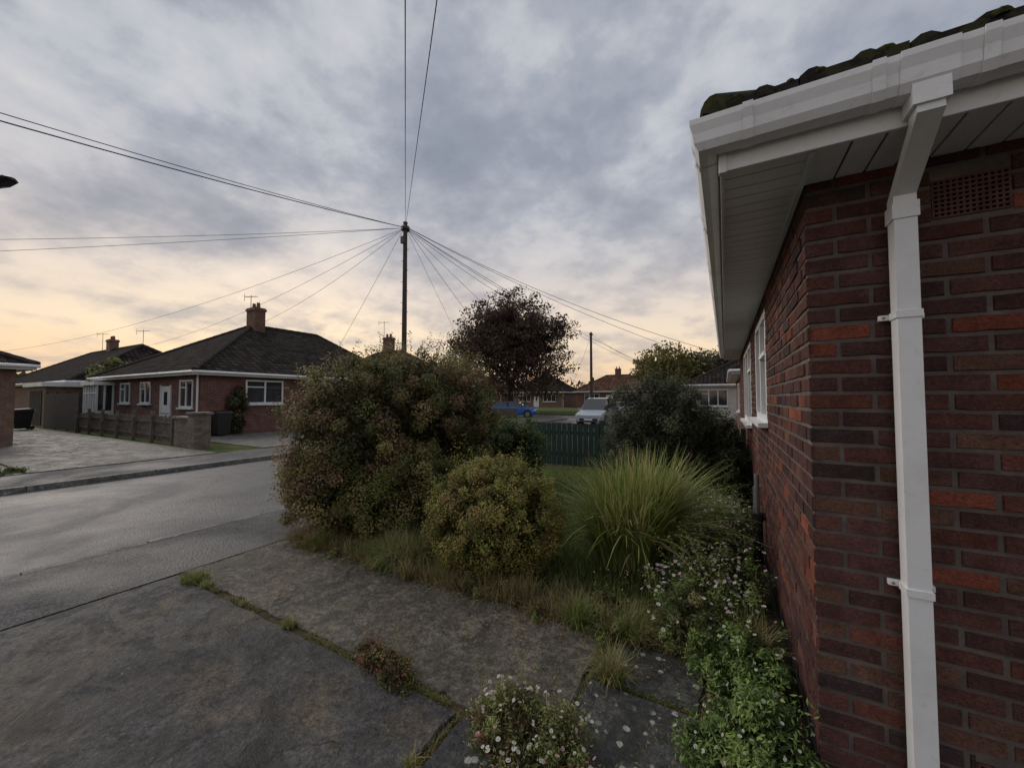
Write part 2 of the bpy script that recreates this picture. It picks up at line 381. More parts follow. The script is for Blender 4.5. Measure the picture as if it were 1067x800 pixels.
def rough_slab(b,x0,x1,y0,y1,z0,z1,jit=.007,step=.07,g=.008):
    x0+=g;x1-=g;y0+=g;y1-=g; ring=[]
    def edge(p,q):
        L=math.hypot(q[0]-p[0],q[1]-p[1]); n=max(2,int(L/step)); nx,ny=-(q[1]-p[1])/L,(q[0]-p[0])/L; wv=0
        for k in range(n):
            wv=wv*.6+random.gauss(0,jit); t=k/n
            o=abs(wv) if k else .012
            if random.random()<.05: o+=random.uniform(.008,.03)
            ring.append((p[0]+(q[0]-p[0])*t+nx*o,p[1]+(q[1]-p[1])*t+ny*o,nx,ny))
    C=[(x0,y0),(x1,y0),(x1,y1),(x0,y1)]
    for a in range(4): edge(C[a],C[(a+1)%4])
    top=[(x+nx*.009,y+ny*.009,z1) for x,y,nx,ny in ring]; mid=[(x,y,z1-.008) for x,y,nx,ny in ring]; bot=[(x,y,z0) for x,y,nx,ny in ring]
    b.poly(top,0); n=len(ring)
    for A,B in ((mid,top),(bot,mid)):
        for k in range(n): j=(k+1)%n; b.poly([A[k],A[j],B[j],B[k]],0)
def slabs(name,rects,z0,z1,mat,jit=.006):
    b=MB()
    for (x0,x1,y0,y1) in rects: rough_slab(b,x0,x1,y0,y1,z0,z1+random.uniform(-.004,.004),jit)
    return b.obj(name,[mat])
slabs('driveway',[(-4.4,-1.22,-6,1.65),(-1.2,3.2,-6,.95),(-4.4,3.2,-12,-6)],-.1,.0,'drive',.008)
slabs('garden_path',[(-4.4,-.72,1.67,2.66)],-.1,.006,'path',.009)
slabs('paving_slabs',[(-1.2,-.62,.97,1.65),(-.62,-.02,.97,1.62),(-.02,.6,.97,1.6),(.6,1.2,.97,1.6),(1.2,1.8,.97,1.6),(1.8,2.6,.97,1.6),
   (-.72,-.1,1.66,2.2),(-.1,.31,1.64,2.13),(-.72,-.12,2.22,2.64),(.33,.95,1.62,2.12),(.95,1.6,1.62,2.12),(1.6,2.4,1.62,2.12)],-.1,.0,'slab',.003)
b=MB(); b.poly([(-3.2,3.0,-.008),(-.3,3.0,-.008),(.2,8.5,-.008),(-4.4,8.5,-.008)]); b.obj('lawn',['turf'])
nb=26000; base=np.stack([rng.uniform(-3.4,.2,nb),rng.uniform(2.95,8.5,nb),np.full(nb,-.01)],1)
grass('lawn_grass',base,rng.uniform(.04,.11,nb),rng.uniform(.2,1.1,nb),.006,[(.10,.15,.035),(.14,.19,.05),(.19,.18,.07)],(-1.5,5,0),2,gain=1.6)

# ------------------------------------------------------------ OUR HOUSE
HX,HY=.33,2.14; SZ=2.57
house=empty('brick_house',(HX,HY,0))
W1=(4.15,5.45,1.38,2.42); W2=(6.45,8.7,1.22,2.42)
brickcols=[(.140,.058,.046),(.115,.052,.044),(.100,.048,.043),(.170,.064,.046),(.088,.044,.041),(.13,.060,.050),(.108,.050,.045),(.15,.078,.056)]
def bcol():
    r=random.random()
    c=random.choice(brickcols)
    if r<.07: c=(.25,.076,.046)
    elif r<.11: c=(.066,.042,.042)
    k=random.uniform(.78,1.22); return tuple(x*k for x in c)
def brickwall(parent,name,face,start,end,z0,z1,holes,phase):
    b=MB(); L,H,J=.213,.063,.012; row=0; z=z0
    def P(u,n,z):
        return (HX+u,HY-n,z) if face=='s' else (HX-n,HY+u,z)
    while z<z1-.02:
        zt=min(z+H,z1)
        u=start; first=True
        off=((row+phase)%2)
        while u<end:
            l=L
            if first: l=L if off else .1005
            first=False
            u2=min(u+l,end)
            yy0,yy1=HY+u,HY+u2
            hit=False
            for (a,c,d,e) in holes:
                if face=='w' and yy1>a+.005 and yy0<c-.005 and zt>d+.01 and z<e-.01: hit=(a,c)
                if face=='s' and HX+u2>a+.003 and HX+u<c-.003 and zt>d+.01 and z<e-.01: hit=(a,c)
            segs=[(u,u2)]
            if hit:
                o=HY if face=='w' else HX
                segs=[(max(u,-9),min(u2,hit[0]-o)),(max(u,hit[1]-o),u2)]
            for (p,q) in segs:
                if q-p<.02: continue
                e=.005; pr=random.uniform(-.002,.003); tl=random.uniform(-.0015,.0015)
                c0=bcol(); dp=-.010
                isq=(p<=start+.001); ea=0.001 if isq else e
                K=5; xs=[p+(q-p)*k/(K-1) for k in range(K)]
                xi=[p+ea+(q-e-p-ea)*k/(K-1) for k in range(K)]
                jb=[random.gauss(0,.0018) for _ in range(K)]; jt=[random.gauss(0,.0018) for _ in range(K)]
                A=[P(x,dp,z) for x in xs]+[P(x,dp,zt) for x in xs[::-1]]
                Bf=[P(x,pr+tl*(k-2)/2,z+e+jb[k]) for k,x in enumerate(xi)]+[P(xi[K-1-k],pr+tl*(K-1-k-2)/2,zt-e+jt[k]) for k in range(K)]
                if face=='w': A=A[::-1]; Bf=Bf[::-1]
                b.poly(Bf,0,c0); n=2*K
                for k in range(n):
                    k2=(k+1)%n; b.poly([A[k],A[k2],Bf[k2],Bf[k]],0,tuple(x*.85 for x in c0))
            u=u2+J
        z+=H+J; row+=1
    b.obj(name,['brick'],parent)
AIR=[(.74,.955,2.315,2.47),(.80,1.015,.17,.245)]
brickwall(house,'front_brickwork','s',0,3.2,-.02,SZ,AIR,0)
brickwall(house,'side_brickwork','w',0,8.6,-.02,SZ,[W1,W2],1)
b=MB(); d=.0055
def rect_w(y0,y1,z0,z1): b.poly([(HX+d,y1,z0),(HX+d,y0,z0),(HX+d,y0,z1),(HX+d,y1,z1)])
def rect_s(x0,x1,z0,z1): b.poly([(x0,HY+d,z0),(x1,HY+d,z0),(x1,HY+d,z1),(x0,HY+d,z1)])
Y1=HY+8.6
rect_w(HY+d,W1[0],-.1,SZ); rect_w(W1[1],W2[0],-.1,SZ); rect_w(W2[1],Y1,-.1,SZ)
for W in (W1,W2): rect_w(W[0],W[1],-.1,W[2]); rect_w(W[0],W[1],W[3],SZ)
for (xa,xb,segs_) in ((HX+d,.74,[(-.1,SZ)]),(.74,.80,[(-.1,2.315),(2.47,SZ)]),(.80,.955,[(-.1,.17),(.245,2.315),(2.47,SZ)]),(.955,1.015,[(-.1,.17),(.245,SZ)]),(1.015,9,[(-.1,SZ)])):
    for (za,zb) in segs_: rect_s(xa,xb,za,zb)
b.poly([(9,HY,-.1),(9,Y1,-.1),(9,Y1,SZ),(9,HY,SZ)]); b.poly([(HX,Y1,-.1),(HX,Y1,SZ),(9,Y1,SZ),(9,Y1,-.1)])
b.obj('mortar_bed',['mortar'],house)
b=MB()
for W in (W1,W2):
    y0,y1,z0,z1=W; fx0,fx1=HX-.0,HX+.07; f=.06
    b.box(fx0,fx1,y0,y1,z0,z0+f,0); b.box(fx0,fx1,y0,y1,z1-f,z1,0)
    nm=2 if W is W1 else 3
    for k in range(nm+1):
        yc=y0+(y1-y0-f)*k/nm; b.box(fx0-.003,fx1-.001,yc,yc+f,z0+f,z1-f,0)
    b.box(fx0-.012,fx1-.01,y0+f+.01,y0+(y1-y0)/nm-.01,z1-.42,z1-.38,0)
    b.box(HX+.045,HX+.05,y0+f,y1-f,z0+f,z1-f,1)
    b.box(HX-.075,HX+.06,y0-.03,y1+.03,z0-.045,z0-.002,0)
    b.box(HX+.09,HX+.10,y0,y1,z0,z1,2)
b.obj('side_windows',['pvc','glass','render'],house,bevel=.004)
b=MB()
for (x0,x1,z0,z1) in AIR:
    b.box(x0+.004,x1-.004,HY+.02,HY+.03,z0+.004,z1-.004,1)
    nr=max(2,int(round((z1-z0)/.02))); nc=12
    hz=(z1-z0-.008)/nr; wx=(x1-x0-.008)/nc
    for r in range(nr+1): b.box(x0+.004,x1-.004,HY-.001,HY+.02,z0+.004+r*hz-.004,z0+.004+r*hz+.004,0)
    for c in range(nc+1): b.box(x0+.004+c*wx-.0035,x0+.004+c*wx+.0035,HY+.001,HY+.019,z0,z1,0)
b.obj('air_bricks',['vent','black'],house)
# soffit boards, fascia
EX,EY=HX-.33,HY-.33
b=MB()
y=EY+.02; pitch=.10
while y<Y1+.3:
    b.box(EX+.016,HX+.012,y,y+pitch-.009,SZ,SZ+.012,0); y+=pitch
b.box(EX+.016,HX+.012,EY+.018,Y1+.3,SZ+.009,SZ+.02,1)  # black backing sheet stands in for shade in the board grooves
x=HX+.014
while x<9:
    b.box(x,x+pitch-.009,EY+.016,HY+.012,SZ,SZ+.012,0); x+=pitch
b.box(HX+.014,9,EY+.016,HY+.012,SZ+.009,SZ+.02,1)  # same black sheet as painted groove shade, front eave
b.box(HX-.002,HX+.012,EY+.016,HY-.004,SZ-.006,SZ-.001,0)
b.box(HX-.022,HX-.003,EY+.03,Y1,SZ-.018,SZ-.001,0)
b.obj('soffit',['pvc','black'],house)
b=MB()
b.box(EX,EX+.016,EY,Y1+.3,SZ-.02,SZ+.19,0); b.box(EX+.016,9.3,EY,EY+.016,SZ-.02,SZ+.19,0)
b.box(EX-.006,EX+.024,EY-.006,EY+.024,SZ-.026,SZ+.192,0)
b.obj('fascia',['pvc'],house,bevel=.003)
sec=[(0.002,.175),(0.002,.075),(.012,.052),(.045,.045),(.078,.05),(.094,.078),(.098,.115),(.108,.150),(.108,.172),(.100,.172),(.100,.150),(.090,.115),(.086,.08),(.072,.058),(.045,.053),(.016,.060),(.01,.08),(.01,.175)]
def gpt(o,z,kind):
    return {'far':(EX-o,Y1+.4,SZ+z),'cor':(EX-o,EY-o,SZ+z),'end':(9.4,EY-o,SZ+z)}[kind]
b=MB(); rings=[[gpt(o,z,kd) for o,z in sec] for kd in ('far','cor','end')]
for A,B in zip(rings[:-1],rings[1:]):
    for k in range(len(sec)-1): b.poly([A[k],A[k+1],B[k+1],B[k]],0)
def union_s(x0,x1):
    s2=[(o*1.05,z-.004 if z<.1 else z+.003) for o,z in sec[1:9]]
    A=[(x0,EY-o,SZ+z) for o,z in s2]; B=[(x1,EY-o,SZ+z) for o,z in s2]
    s3=[(o*.97,z+.004 if z<.1 else z-.002) for o,z in s2]
    for k in range(len(s2)-1): b.poly([A[k],A[k+1],B[k+1],B[k]],0)
    for X in (x0,x1):
        for k in range(len(s2)-1):
            b.poly([(X,EY-s2[k][0],SZ+s2[k][1]),(X,EY-s2[k+1][0],SZ+s2[k+1][1]),(X,EY-s3[k+1][0],SZ+s3[k+1][1]),(X,EY-s3[k][0],SZ+s3[k][1])],0)
def union_w(y0,y1):
    s2=[(o*1.05,z-.004 if z<.1 else z+.003) for o,z in sec[1:9]]
    A=[(EX-o,y0,SZ+z) for o,z in s2]; B=[(EX-o,y1,SZ+z) for o,z in s2]
    for k in range(len(s2)-1): b.poly([A[k],B[k],B[k+1],A[k+1]],0)
for x in (.08,.46,.72,1.5,2.4): union_s(x,x+.035)
union_s(.53,.67)
for y in (1.86,2.6,3.5,4.4,5.3,6.2,7.1,8.0,8.9): union_w(y,y+.03)
b.obj('gutter',['pvc'],house)
b=MB(); PX=.605; PW=.632; hw=.034
def ring_sq(cx,cy,z,hx,hy): return [(cx-hx,cy-hy,z),(cx+hx,cy-hy,z),(cx+hx,cy+hy,z),(cx-hx,cy+hy,z)]
def loft(rs,mi=0):
    for A,B in zip(rs[:-1],rs[1:]):
        for k in range(4):
            j=(k+1)%4; b.poly([A[k],A[j],B[j],B[k]][::-1],mi)
    b.poly(rs[0],mi); b.poly(rs[-1][::-1],mi)
GY=EY-.052; WY=HY-.03-hw
loft([ring_sq(PX,GY,SZ+.065,.046,.044),ring_sq(PX,GY,SZ-.005,.046,.044)])
loft([ring_sq(PX,GY,SZ-.004,hw,hw),ring_sq(PX,GY,SZ-.03,hw,hw),ring_sq(PW,WY,SZ-.17,hw,hw),ring_sq(PW,WY,SZ-.235,hw,hw)])
loft([ring_sq(PW,WY,SZ-.20,hw+.006,hw+.006),ring_sq(PW,WY,SZ-.262,hw+.006,hw+.006)])
loft([ring_sq(PW,WY,SZ-.258,hw,hw),ring_sq(PW,WY,-.05,hw,hw)])
for z in (1.93,.86):
    loft([ring_sq(PW,WY,z+.014,hw+.005,hw+.005),ring_sq(PW,WY,z-.014,hw+.005,hw+.005)])
    b.box(PW-hw-.034,PW+hw+.034,HY-.022,HY-.0005,z-.011,z+.011,0)
    for sx in (-1,1): b.cyl((PW+sx*(hw+.02),HY-.028,z),(PW+sx*(hw+.02),HY-.02,z),.006,None,8,1)
b.obj('downpipe',['pvc','grey'],house,bevel=.004)
# roof
b=MB(); ov=.035; rz=SZ+.195; x0,y0=EX-ov,EY-ov; x1,y1=9.4,Y1+.4; pitch=math.tan(math.radians(27))
hy_=(y1-y0)/2
rid0=(x0+hy_,y0+hy_,rz+hy_*pitch); rid1=(x1-hy_+.2,y0+hy_,rz+hy_*pitch)
b.poly([(x0,y0,rz),(x1,y0,rz),rid1,rid0]); b.poly([(x0,y1,rz),(x0,y0,rz),rid0]); b.poly([(x1,y1,rz),(x0,y1,rz),rid0,rid1]); b.poly([(x1,y0,rz),(x1,y1,rz),rid1])
b.box(EX+.02,9.2,EY+.02,y1-.1,SZ+.03,rz-.03,0)
b.obj('roof_slopes',['rooft'],house)
b=MB()
def tile_edge(face,a0,a1):
    TW=.30; nseg=12
    for row in range(3):
        s0=row*.30; s1=s0+.34; a=a0+ (s0 if row else 0)+.0
        while a<a1:
            pts0=[];pts1=[];pb=[]; jit=random.uniform(-.008,.008); jz=random.uniform(-.004,.005)
            for k in range(nseg+1):
                u=a+TW*k/nseg
                prof=.020*max(0,math.sin(2*math.pi*(k/nseg)*2))+.004+jz
                def mk(s,h):
                    ss=min(s,max(0.02,(u-a0)))
                    zz=rz+.012+ss*pitch+h
                    return (u,y0+ss-.02,zz) if face=='s' else (x0+ss-.02,u,zz)
                pts0.append(mk(s0+jit,prof+.028)); pts1.append(mk(s1,prof+.008)); pb.append(mk(s0+jit+.002,-.010 if row==0 else prof+.002))
            for k in range(nseg):
                q=[pts0[k],pts0[k+1],pts1[k+1],pts1[k]]; r=[pb[k],pb[k+1],pts0[k+1],pts0[k]]
                if face=='w': q.reverse(); r.reverse()
                b.poly(q); b.poly(r)
            # moss cushions along the lip
            for _ in range(3 if row==0 else 1):
                if random.random()<.75:
                    u=a+random.uniform(0,TW); s=s0+random.uniform(.0,.05); rr=random.uniform(.010,.026)
                    c=Vector(mk(s,0)); 
                    if face=='s': c=Vector((u,y0+s-.02,rz+.012+s*pitch+.03))
                    else: c=Vector((x0+s-.02,u,rz+.012+s*pitch+.03))
                    n=7; ring=[]
                    for (h,sc) in ((-.6,.9),(0.0,1.05),(.5,.8),(.85,.35)):
                        ring.append([c+Vector((rr*sc*1.3*math.cos(6.283*q/n)*random.uniform(.8,1.2),rr*sc*1.1*math.sin(6.283*q/n)*random.uniform(.8,1.2),rr*h)) for q in range(n)])
                    for A_,B_ in zip(ring[:-1],ring[1:]):
                        for q in range(n): j=(q+1)%n; b.poly([A_[q],A_[j],B_[j],B_[q]],1)
                    b.poly(ring[-1],1)
            a+=TW+.004
tile_edge('s',x0,5); tile_edge('w',y0,y1)
d=Vector((1,1,pitch)).normalized(); p=Vector((x0+.01,y0+.01,rz+.02))
for k in range(16):
    q=p+d*.44
    b.cyl(p+Vector((0,0,.012)),q,.068,.060,14,0)
    p=p+d*.40
b.obj('roof_tiles',['tile','moss'],house)
b=MB(); b.cyl((HX-.06,5.1,.62),(HX-.06,5.1,.30),.017,None,10,0); b.cyl((HX+.02,5.1,.62),(HX-.06,5.1,.62),.017,None,10,0)
b.cyl((HX-.07,4.55,-.03),(HX-.07,4.55,.44),.045,None,14,1); b.cyl((HX-.07,4.55,.40),(HX-.07,4.55,.47),.057,None,14,1); b.cyl((HX-.07,4.55,.44),(HX+.01,4.55,.44),.035,None,12,1)
b.cyl((HX-.07,4.55,.47),(HX-.07,4.55,.85),.022,None,10,0)
b.obj('waste_pipe',['grey','black'],house)
b=MB(); b.box(HX-.012,HX-.0035,HY+.02,Y1,-.05,.06); b.obj('plinth',['black'],house)

# ------------------------------------------------------------ generic bungalow
def window(b,o,U,N,u,w,z0,z1,fm,gm,mull=2):
    f=.07; b.ob(o,U,N,u,u+w,.003,.012,z0,z1,gm)
    b.ob(o,U,N,u,u+w,.012,.05,z0,z0+f,fm); b.ob(o,U,N,u,u+w,.012,.05,z1-f,z1,fm)
    for k in range(mull+1):
        uc=u+(w-f)*k/mull; b.ob(o,U,N,uc,uc+f,.012,.048,z0+f,z1-f,fm)
    b.ob(o,U,N,u+f,u+w/mull-.01,.012,.045,z1-.35,z1-.30,fm)
    b.ob(o,U,N,u-.05,u+w+.05,.004,.12,z0-.07,z0-.004,fm)
def bungalow(name,x0,x1,y0,y1,eave,r0,r1,rh,wall,roof,wins,doors=(),chim=None,z=0,extra=None):
    e=empty(name,((x0+x1)/2,(y0+y1)/2,z))
    b=MB(); b.box(x0,x1,y0,y1,-.1,eave,0); b.obj('walls',[wall],e)
    ov=.38; X0,X1,Y0,Y1=x0-ov,x1+ov,y0-ov,y1+ov
    b=MB(); ez=eave+.16
    A,B,C,D=(X0,Y0,ez),(X1,Y0,ez),(X1,Y1,ez),(X0,Y1,ez)
    R0=(r0[0],r0[1],rh);R1=(r1[0],r1[1],rh)
    if abs(r0[0]-r1[0])>=abs(r0[1]-r1[1]):
        fs=[[A,B,R1,R0],[B,C,R1],[C,D,R0,R1],[D,A,R0]]; hips=[(A,R0),(D,R0),(B,R1),(C,R1),(R0,R1)]
    else:
        fs=[[A,B,R0],[B,C,R1,R0],[C,D,R1],[D,A,R0,R1]]; hips=[(A,R0),(B,R0),(C,R1),(D,R1),(R0,R1)]
    for f in fs: b.poly(f,0)
    for (p,q) in hips:
        p=Vector(p);q=Vector(q); L=(q-p).length
        if L<.1: continue
        n=int(L/.42)
        for k in range(n):
            b.cyl(p.lerp(q,k/n),p.lerp(q,(k+1.05)/n),.12,.105,6,1,True)
    b.obj('roof',[roof,'ridge'],e)
    b=MB()
    for (a,c,d,f) in ((X0,X1,Y0,Y0+.03),(X0,X1,Y1-.03,Y1),(X0,X0+.03,Y0+.03,Y1-.03),(X1-.03,X1,Y0+.03,Y1-.03)): b.box(a,c,d,f,eave-.03,eave+.14,0)
    b.box(X0+.03,X1-.03,Y0+.03,Y1-.03,eave+.002,eave+.015,0)
    for (p,q) in (((X0-.06,Y0-.06),(X1+.06,Y0-.06)),((X1+.06,Y0-.06),(X1+.06,Y1+.06)),((X0-.06,Y0-.06),(X0-.06,Y1+.06))):
        b.cyl((p[0],p[1],eave+.09),(q[0],q[1],eave+.09),.06,None,8,0)
    b.cyl((x1-.08,y0-.08,0),(x1-.08,y0-.08,eave),.04,None,8,0)
    b.obj('fascia_and_gutters',['white'],e)
    b=MB(); fr={'s':((0,y0,0),(1,0,0),(0,-1,0)),'e':((x1,0,0),(0,1,0),(1,0,0)),'n':((0,y1,0),(1,0,0),(0,1,0)),'w':((x0,0,0),(0,1,0),(-1,0,0))}
    for (s,u,w,a,c,m) in wins: window(b,*fr[s],u,w,a,c,0,1,m)
    b.obj('windows',['white','glass'],e)
    if doors:
        b=MB()
        for (s,u,w) in doors:
            o,U,N=fr[s]; b.ob(o,U,N,u,u+w,.003,.03,.05,2.15,0); b.ob(o,U,N,u-.07,u,.003,.06,.05,2.2,0); b.ob(o,U,N,u+w,u+w+.07,.003,.06,.05,2.2,0)
            b.ob(o,U,N,u+.3,u+w-.3,.03,.036,1.3,1.9,1); b.ob(o,U,N,u,u+w,.032,.036,.9,.93,1); b.ob(o,U,N,u-.15,u+w+.15,.004,.5,-.05,.05,2)
        b.obj('doors',['white','glass','pale'],e)
    if chim:
        b=MB()
        for (cx,cy,w,d,zb,zt) in chim:
            b.box(cx-w/2,cx+w/2,cy-d/2,cy+d/2,zb,zt-.2,0); b.box(cx-w/2-.05,cx+w/2+.05,cy-d/2-.05,cy+d/2+.05,zt-.2,zt-.06,0)
            b.box(cx-w/2-.01,cx+w/2+.01,cy-d/2-.01,cy+d/2+.01,zt-.06,zt,0)
            for s in (-.22,.22): b.cyl((cx+s*w/.85,cy,zt),(cx+s*w/.85,cy,zt+.32),.11,.09,10,1)
        b.obj('chimney',[wall,'terra'],e)
    return e
def aerial(e,x,y,z0,z1,s=1.0,yaw=0.4):
    b=MB(); b.cyl((x,y,z0),(x,y,z1),.02,None,6)
    c,sn=math.cos(yaw),math.sin(yaw)
    b.cyl((x-.6*s*c,y-.6*s*sn,z1-.1),(x+.6*s*c,y+.6*s*sn,z1-.1),.013,None,5)
    for k in range(7):
        t=-.55+k*.18; L=.2-.01*k
        b.cyl((x+t*s*c-L*sn,y+t*s*sn+L*c,z1-.1),(x+t*s*c+L*sn,y+t*s*sn-L*c,z1-.1),.008,None,4)
    b.cyl((x-.62*s*c,y-.62*s*sn,z1-.35),(x-.62*s*c,y-.62*s*sn,z1+.1),.014,None,4)
    b.obj('tv_aerial',['grey'],e)

h=bungalow('hip_roof_bungalow',-30.7,-19.1,7.7,18.5,2.6,(-25,12.6),(-25,16.8),6.0,'bfar','rooft',
  [('s',-20.95,1.25,1.2,2.4,2),('s',-25.2,1.2,1.35,2.4,2),('s',-27.8,1.3,1.35,2.4,2),('e',9.4,1.7,1.35,2.45,2),('e',13.5,2.0,1.1,2.4,3)],[('s',-22.8,.95)],
  [(-24.6,12.6,.9,.6,5.2,7.0)])
aerial(h,-25.2,12.6,6.8,7.9,.7)
b=MB(); b.box(-30.7,-28.7,7.0,7.697,-.05,.95,0)
for k in range(6): b.box(-30.7+k*.384,-30.62+k*.384,7.0,7.08,.95,2.3,0)
for y in (7.28,7.61): b.box(-28.78,-28.7,y,y+.08,.95,2.3,0)
b.box(-30.69,-28.71,7.005,7.075,1.85,1.91,0); b.box(-30.8,-28.6,6.9,7.697,2.3,2.47,0)
b.box(-30.6,-28.79,7.1,7.11,.95,2.3,1); b.box(-28.74,-28.73,7.1,7.6,.95,2.3,1); b.box(-30.55,-28.95,7.2,7.22,.95,2.3,2)
b.obj('bay_window',['white','glass','render'],h)

h=bungalow('bungalow',-33,-20.9,-9,3.2,2.6,(-27,-5),(-27,-1.5),5.4,'bbrown','rooft',[('e',-3,2.2,1.0,2.35,3),('n',-26,1.5,1.1,2.35,2)])
h=bungalow('bungalow',-57,-37,8,17,2.6,(-53,12.5),(-41,12.5),5.9,'bbrown','rooft',[('s',-40,1.8,1.1,2.35,2),('e',10,2.0,1.1,2.35,3)],(),[(-47.5,12.5,.8,.6,5.4,6.8)])
aerial(h,-50,12.5,5.8,7.6); aerial(h,-41.5,12.7,5.8,7.2)
g=empty('garage',(-39,7,0)); b=MB(); b.box(-38.5,-34.6,6.4,12,-.05,2.3,0); b.obj('walls',['bbrown'],g)
b=MB(); b.box(-38.7,-34.4,6.2,12.2,2.3,2.55,0); b.obj('flat_roof_fascia',['white'],g)
b=MB(); b.box(-37.8,-35.3,6.36,6.398,0,2.05,0)
for k in range(9): b.box(-37.8+k*.28,-37.78+k*.28,6.35,6.36,0,2.05,0)
b.obj('garage_door',['dkwood'],g)
h=bungalow('bungalow',-31,-20,20.5,28,2.6,(-27,24),(-24,24),5.6,'bfar','rooft',[('e',22,2,1.1,2.35,3)],(),[(-25.6,24,.8,.6,4.8,6.9)])
aerial(h,-26.2,24,6.2,8.4,.8)
h=bungalow('bungalow',-36,-25,64,73,2.6,(-32,68.5),(-29,68.5),5.7,'bbrown','rooft',[('s',-34,2.5,1,2.35,3),('s',-29,2.5,1,2.35,3)],[('s',-30.8,.9)],[(-30.5,68.5,.9,.6,5.2,6.9)])
h=bungalow('bungalow',-22,-10,62,71,2.6,(-18,66.5),(-14,66.5),5.6,'bfar','roofb',[('s',-20.5,2.5,1,2.35,3),('s',-14.5,2.5,1,2.35,3)],[('s',-16.8,.9)],[(-16,66.5,.9,.6,5.2,6.7)])
h=bungalow('bungalow',-7,5,68,77,2.6,(-3,72.5),(1,72.5),5.6,'bbrown','roofb',[('s',-5.5,2.5,1,2.35,3),('s',.5,2.5,1,2.35,3)],[],[(-1,72.5,.9,.6,5.2,6.8)])
h=bungalow('bungalow',-50,-39,66,75,2.6,(-46,70.5),(-43,70.5),5.6,'bfar','roofb',[('s',-48,2.5,1,2.35,3),('s',-43,2.5,1,2.35,3)],[],[(-44,70.5,.9,.6,5.2,6.8)])
h=bungalow('white_bungalow',-2.6,8,34,43,2.55,(1.5,38.5),(4,38.5),5.2,'render','rooft',[('s',-1.8,2.0,1,2.3,3),('w',36,2,1.0,2.3,3)],[],[(1.5,38.5,.9,.6,4.6,6.2)])
h=bungalow('bungalow',.6,10,17,27,2.55,(5,21),(5,23),4.9,'bfar','rooft',[('s',1.5,1.8,1.1,2.3,2),('w',20,2,1.0,2.3,3)])

# ------------------------------------------------------------ fences, walls, bins
b=MB(); y=6.0; x=-26.6
while x<-16.5:
    zt=.95+.03*math.sin(x*1.7)+random.uniform(-.04,.04); l=random.uniform(-.01,.01)
    b.hexa([(x,y-.02,.08),(x+.11,y-.02,.08),(x+.11,y,.08),(x,y,.08),(x+l,y-.02,zt),(x+.11+l,y-.02,zt+random.uniform(-.02,.02)),(x+.11+l,y,zt),(x+l,y,zt)],0); x+=.135
for z in (.25,.72): b.box(-26.6,-16.4,y-.055,y-.021,z,z+.08,0)
x=-26.6
while x<-16.4: b.box(x-.045,x+.045,y-.15,y-.056,0,1.14,0); x+=1.68
b.obj('timber_garden_fence',['wood'],origin=(-21,6,0))
b=MB(); x=-32.5
while x<-26.8: b.box(x,x+.15,5.97,5.99,.05,1.85,0); x+=.155
for k in range(4): b.box(-32.5+k*1.85,-32.4+k*1.85,6.0,6.1,0,1.95,0)
b.box(-32.5,-26.8,5.995,6.03,.4,.5,0); b.box(-32.5,-26.8,5.995,6.03,1.5,1.6,0)
b.obj('timber_fence',['dkwood'],origin=(-29,6,0))
b=MB(); b.box(-16.3,-15.05,5.85,6.1,-.05,.92,0); b.box(-16.35,-15.06,5.8,6.15,.92,1.0,1); b.box(-15.05,-14.6,5.75,6.2,-.05,1.08,0); b.box(-15.1,-14.55,5.7,6.25,1.08,1.16,1)
b.obj('stone_garden_pillar',['stone','kerb'],origin=(-15.6,6,0),bevel=.01)
def bin_(x,y,rot=0):
    b=MB(); P=[]
    for z,w,d in ((.06,.22,.25),(.95,.28,.34)): P+=[(-w,-d,z),(w,-d,z),(w,d,z),(-w,d,z)]
    b.hexa(P,0); b.hexa([(-.3,-.37,.95),(.3,-.37,.95),(.3,.40,.95),(-.3,.40,.95),(-.28,-.34,1.03),(.28,-.34,1.03),(.28,.3,1.07),(-.28,.3,1.07)],0)
    b.cyl((-.27,.3,.1),(-.2,.3,.1),.1,None,12,0); b.cyl((.2,.3,.1),(.27,.3,.1),.1,None,12,0); b.cyl((-.22,.44,.98),(.22,.44,.98),.018,None,6,0)
    o=b.obj('wheelie_bin',['black'],bevel=.015); o.location=(x,y,.02); o.rotation_euler=(0,0,rot)
bin_(-18.7,8.3,math.pi/2); bin_(-31.2,5.0,.1)
b=MB(); x=-4.3
while x<.25:
    b.box(x,x+.115,8.55,8.57,.03,1.02+random.uniform(-.01,.01),0); x+=.13
for z in (.25,.75): b.box(-4.3,.3,8.571,8.61,z,z+.08,0)
for x in (-4.35,-2.5,-.7): b.box(x,x+.09,8.58,8.67,0,1.1,0)
b.obj('green_picket_fence',['green'],origin=(-2,8.55,0))
b=MB(); x=-17.4
while x<-14.6: b.box(x,x+.14,27.0,27.02,0,.78,0); x+=.145
b.box(-17.4,-14.6,27.02,27.07,.2,.3,0); b.box(-17.4,-14.6,27.02,27.07,.6,.68,0)
b.obj('low_timber_fence',['wood'],origin=(-15,27,0))

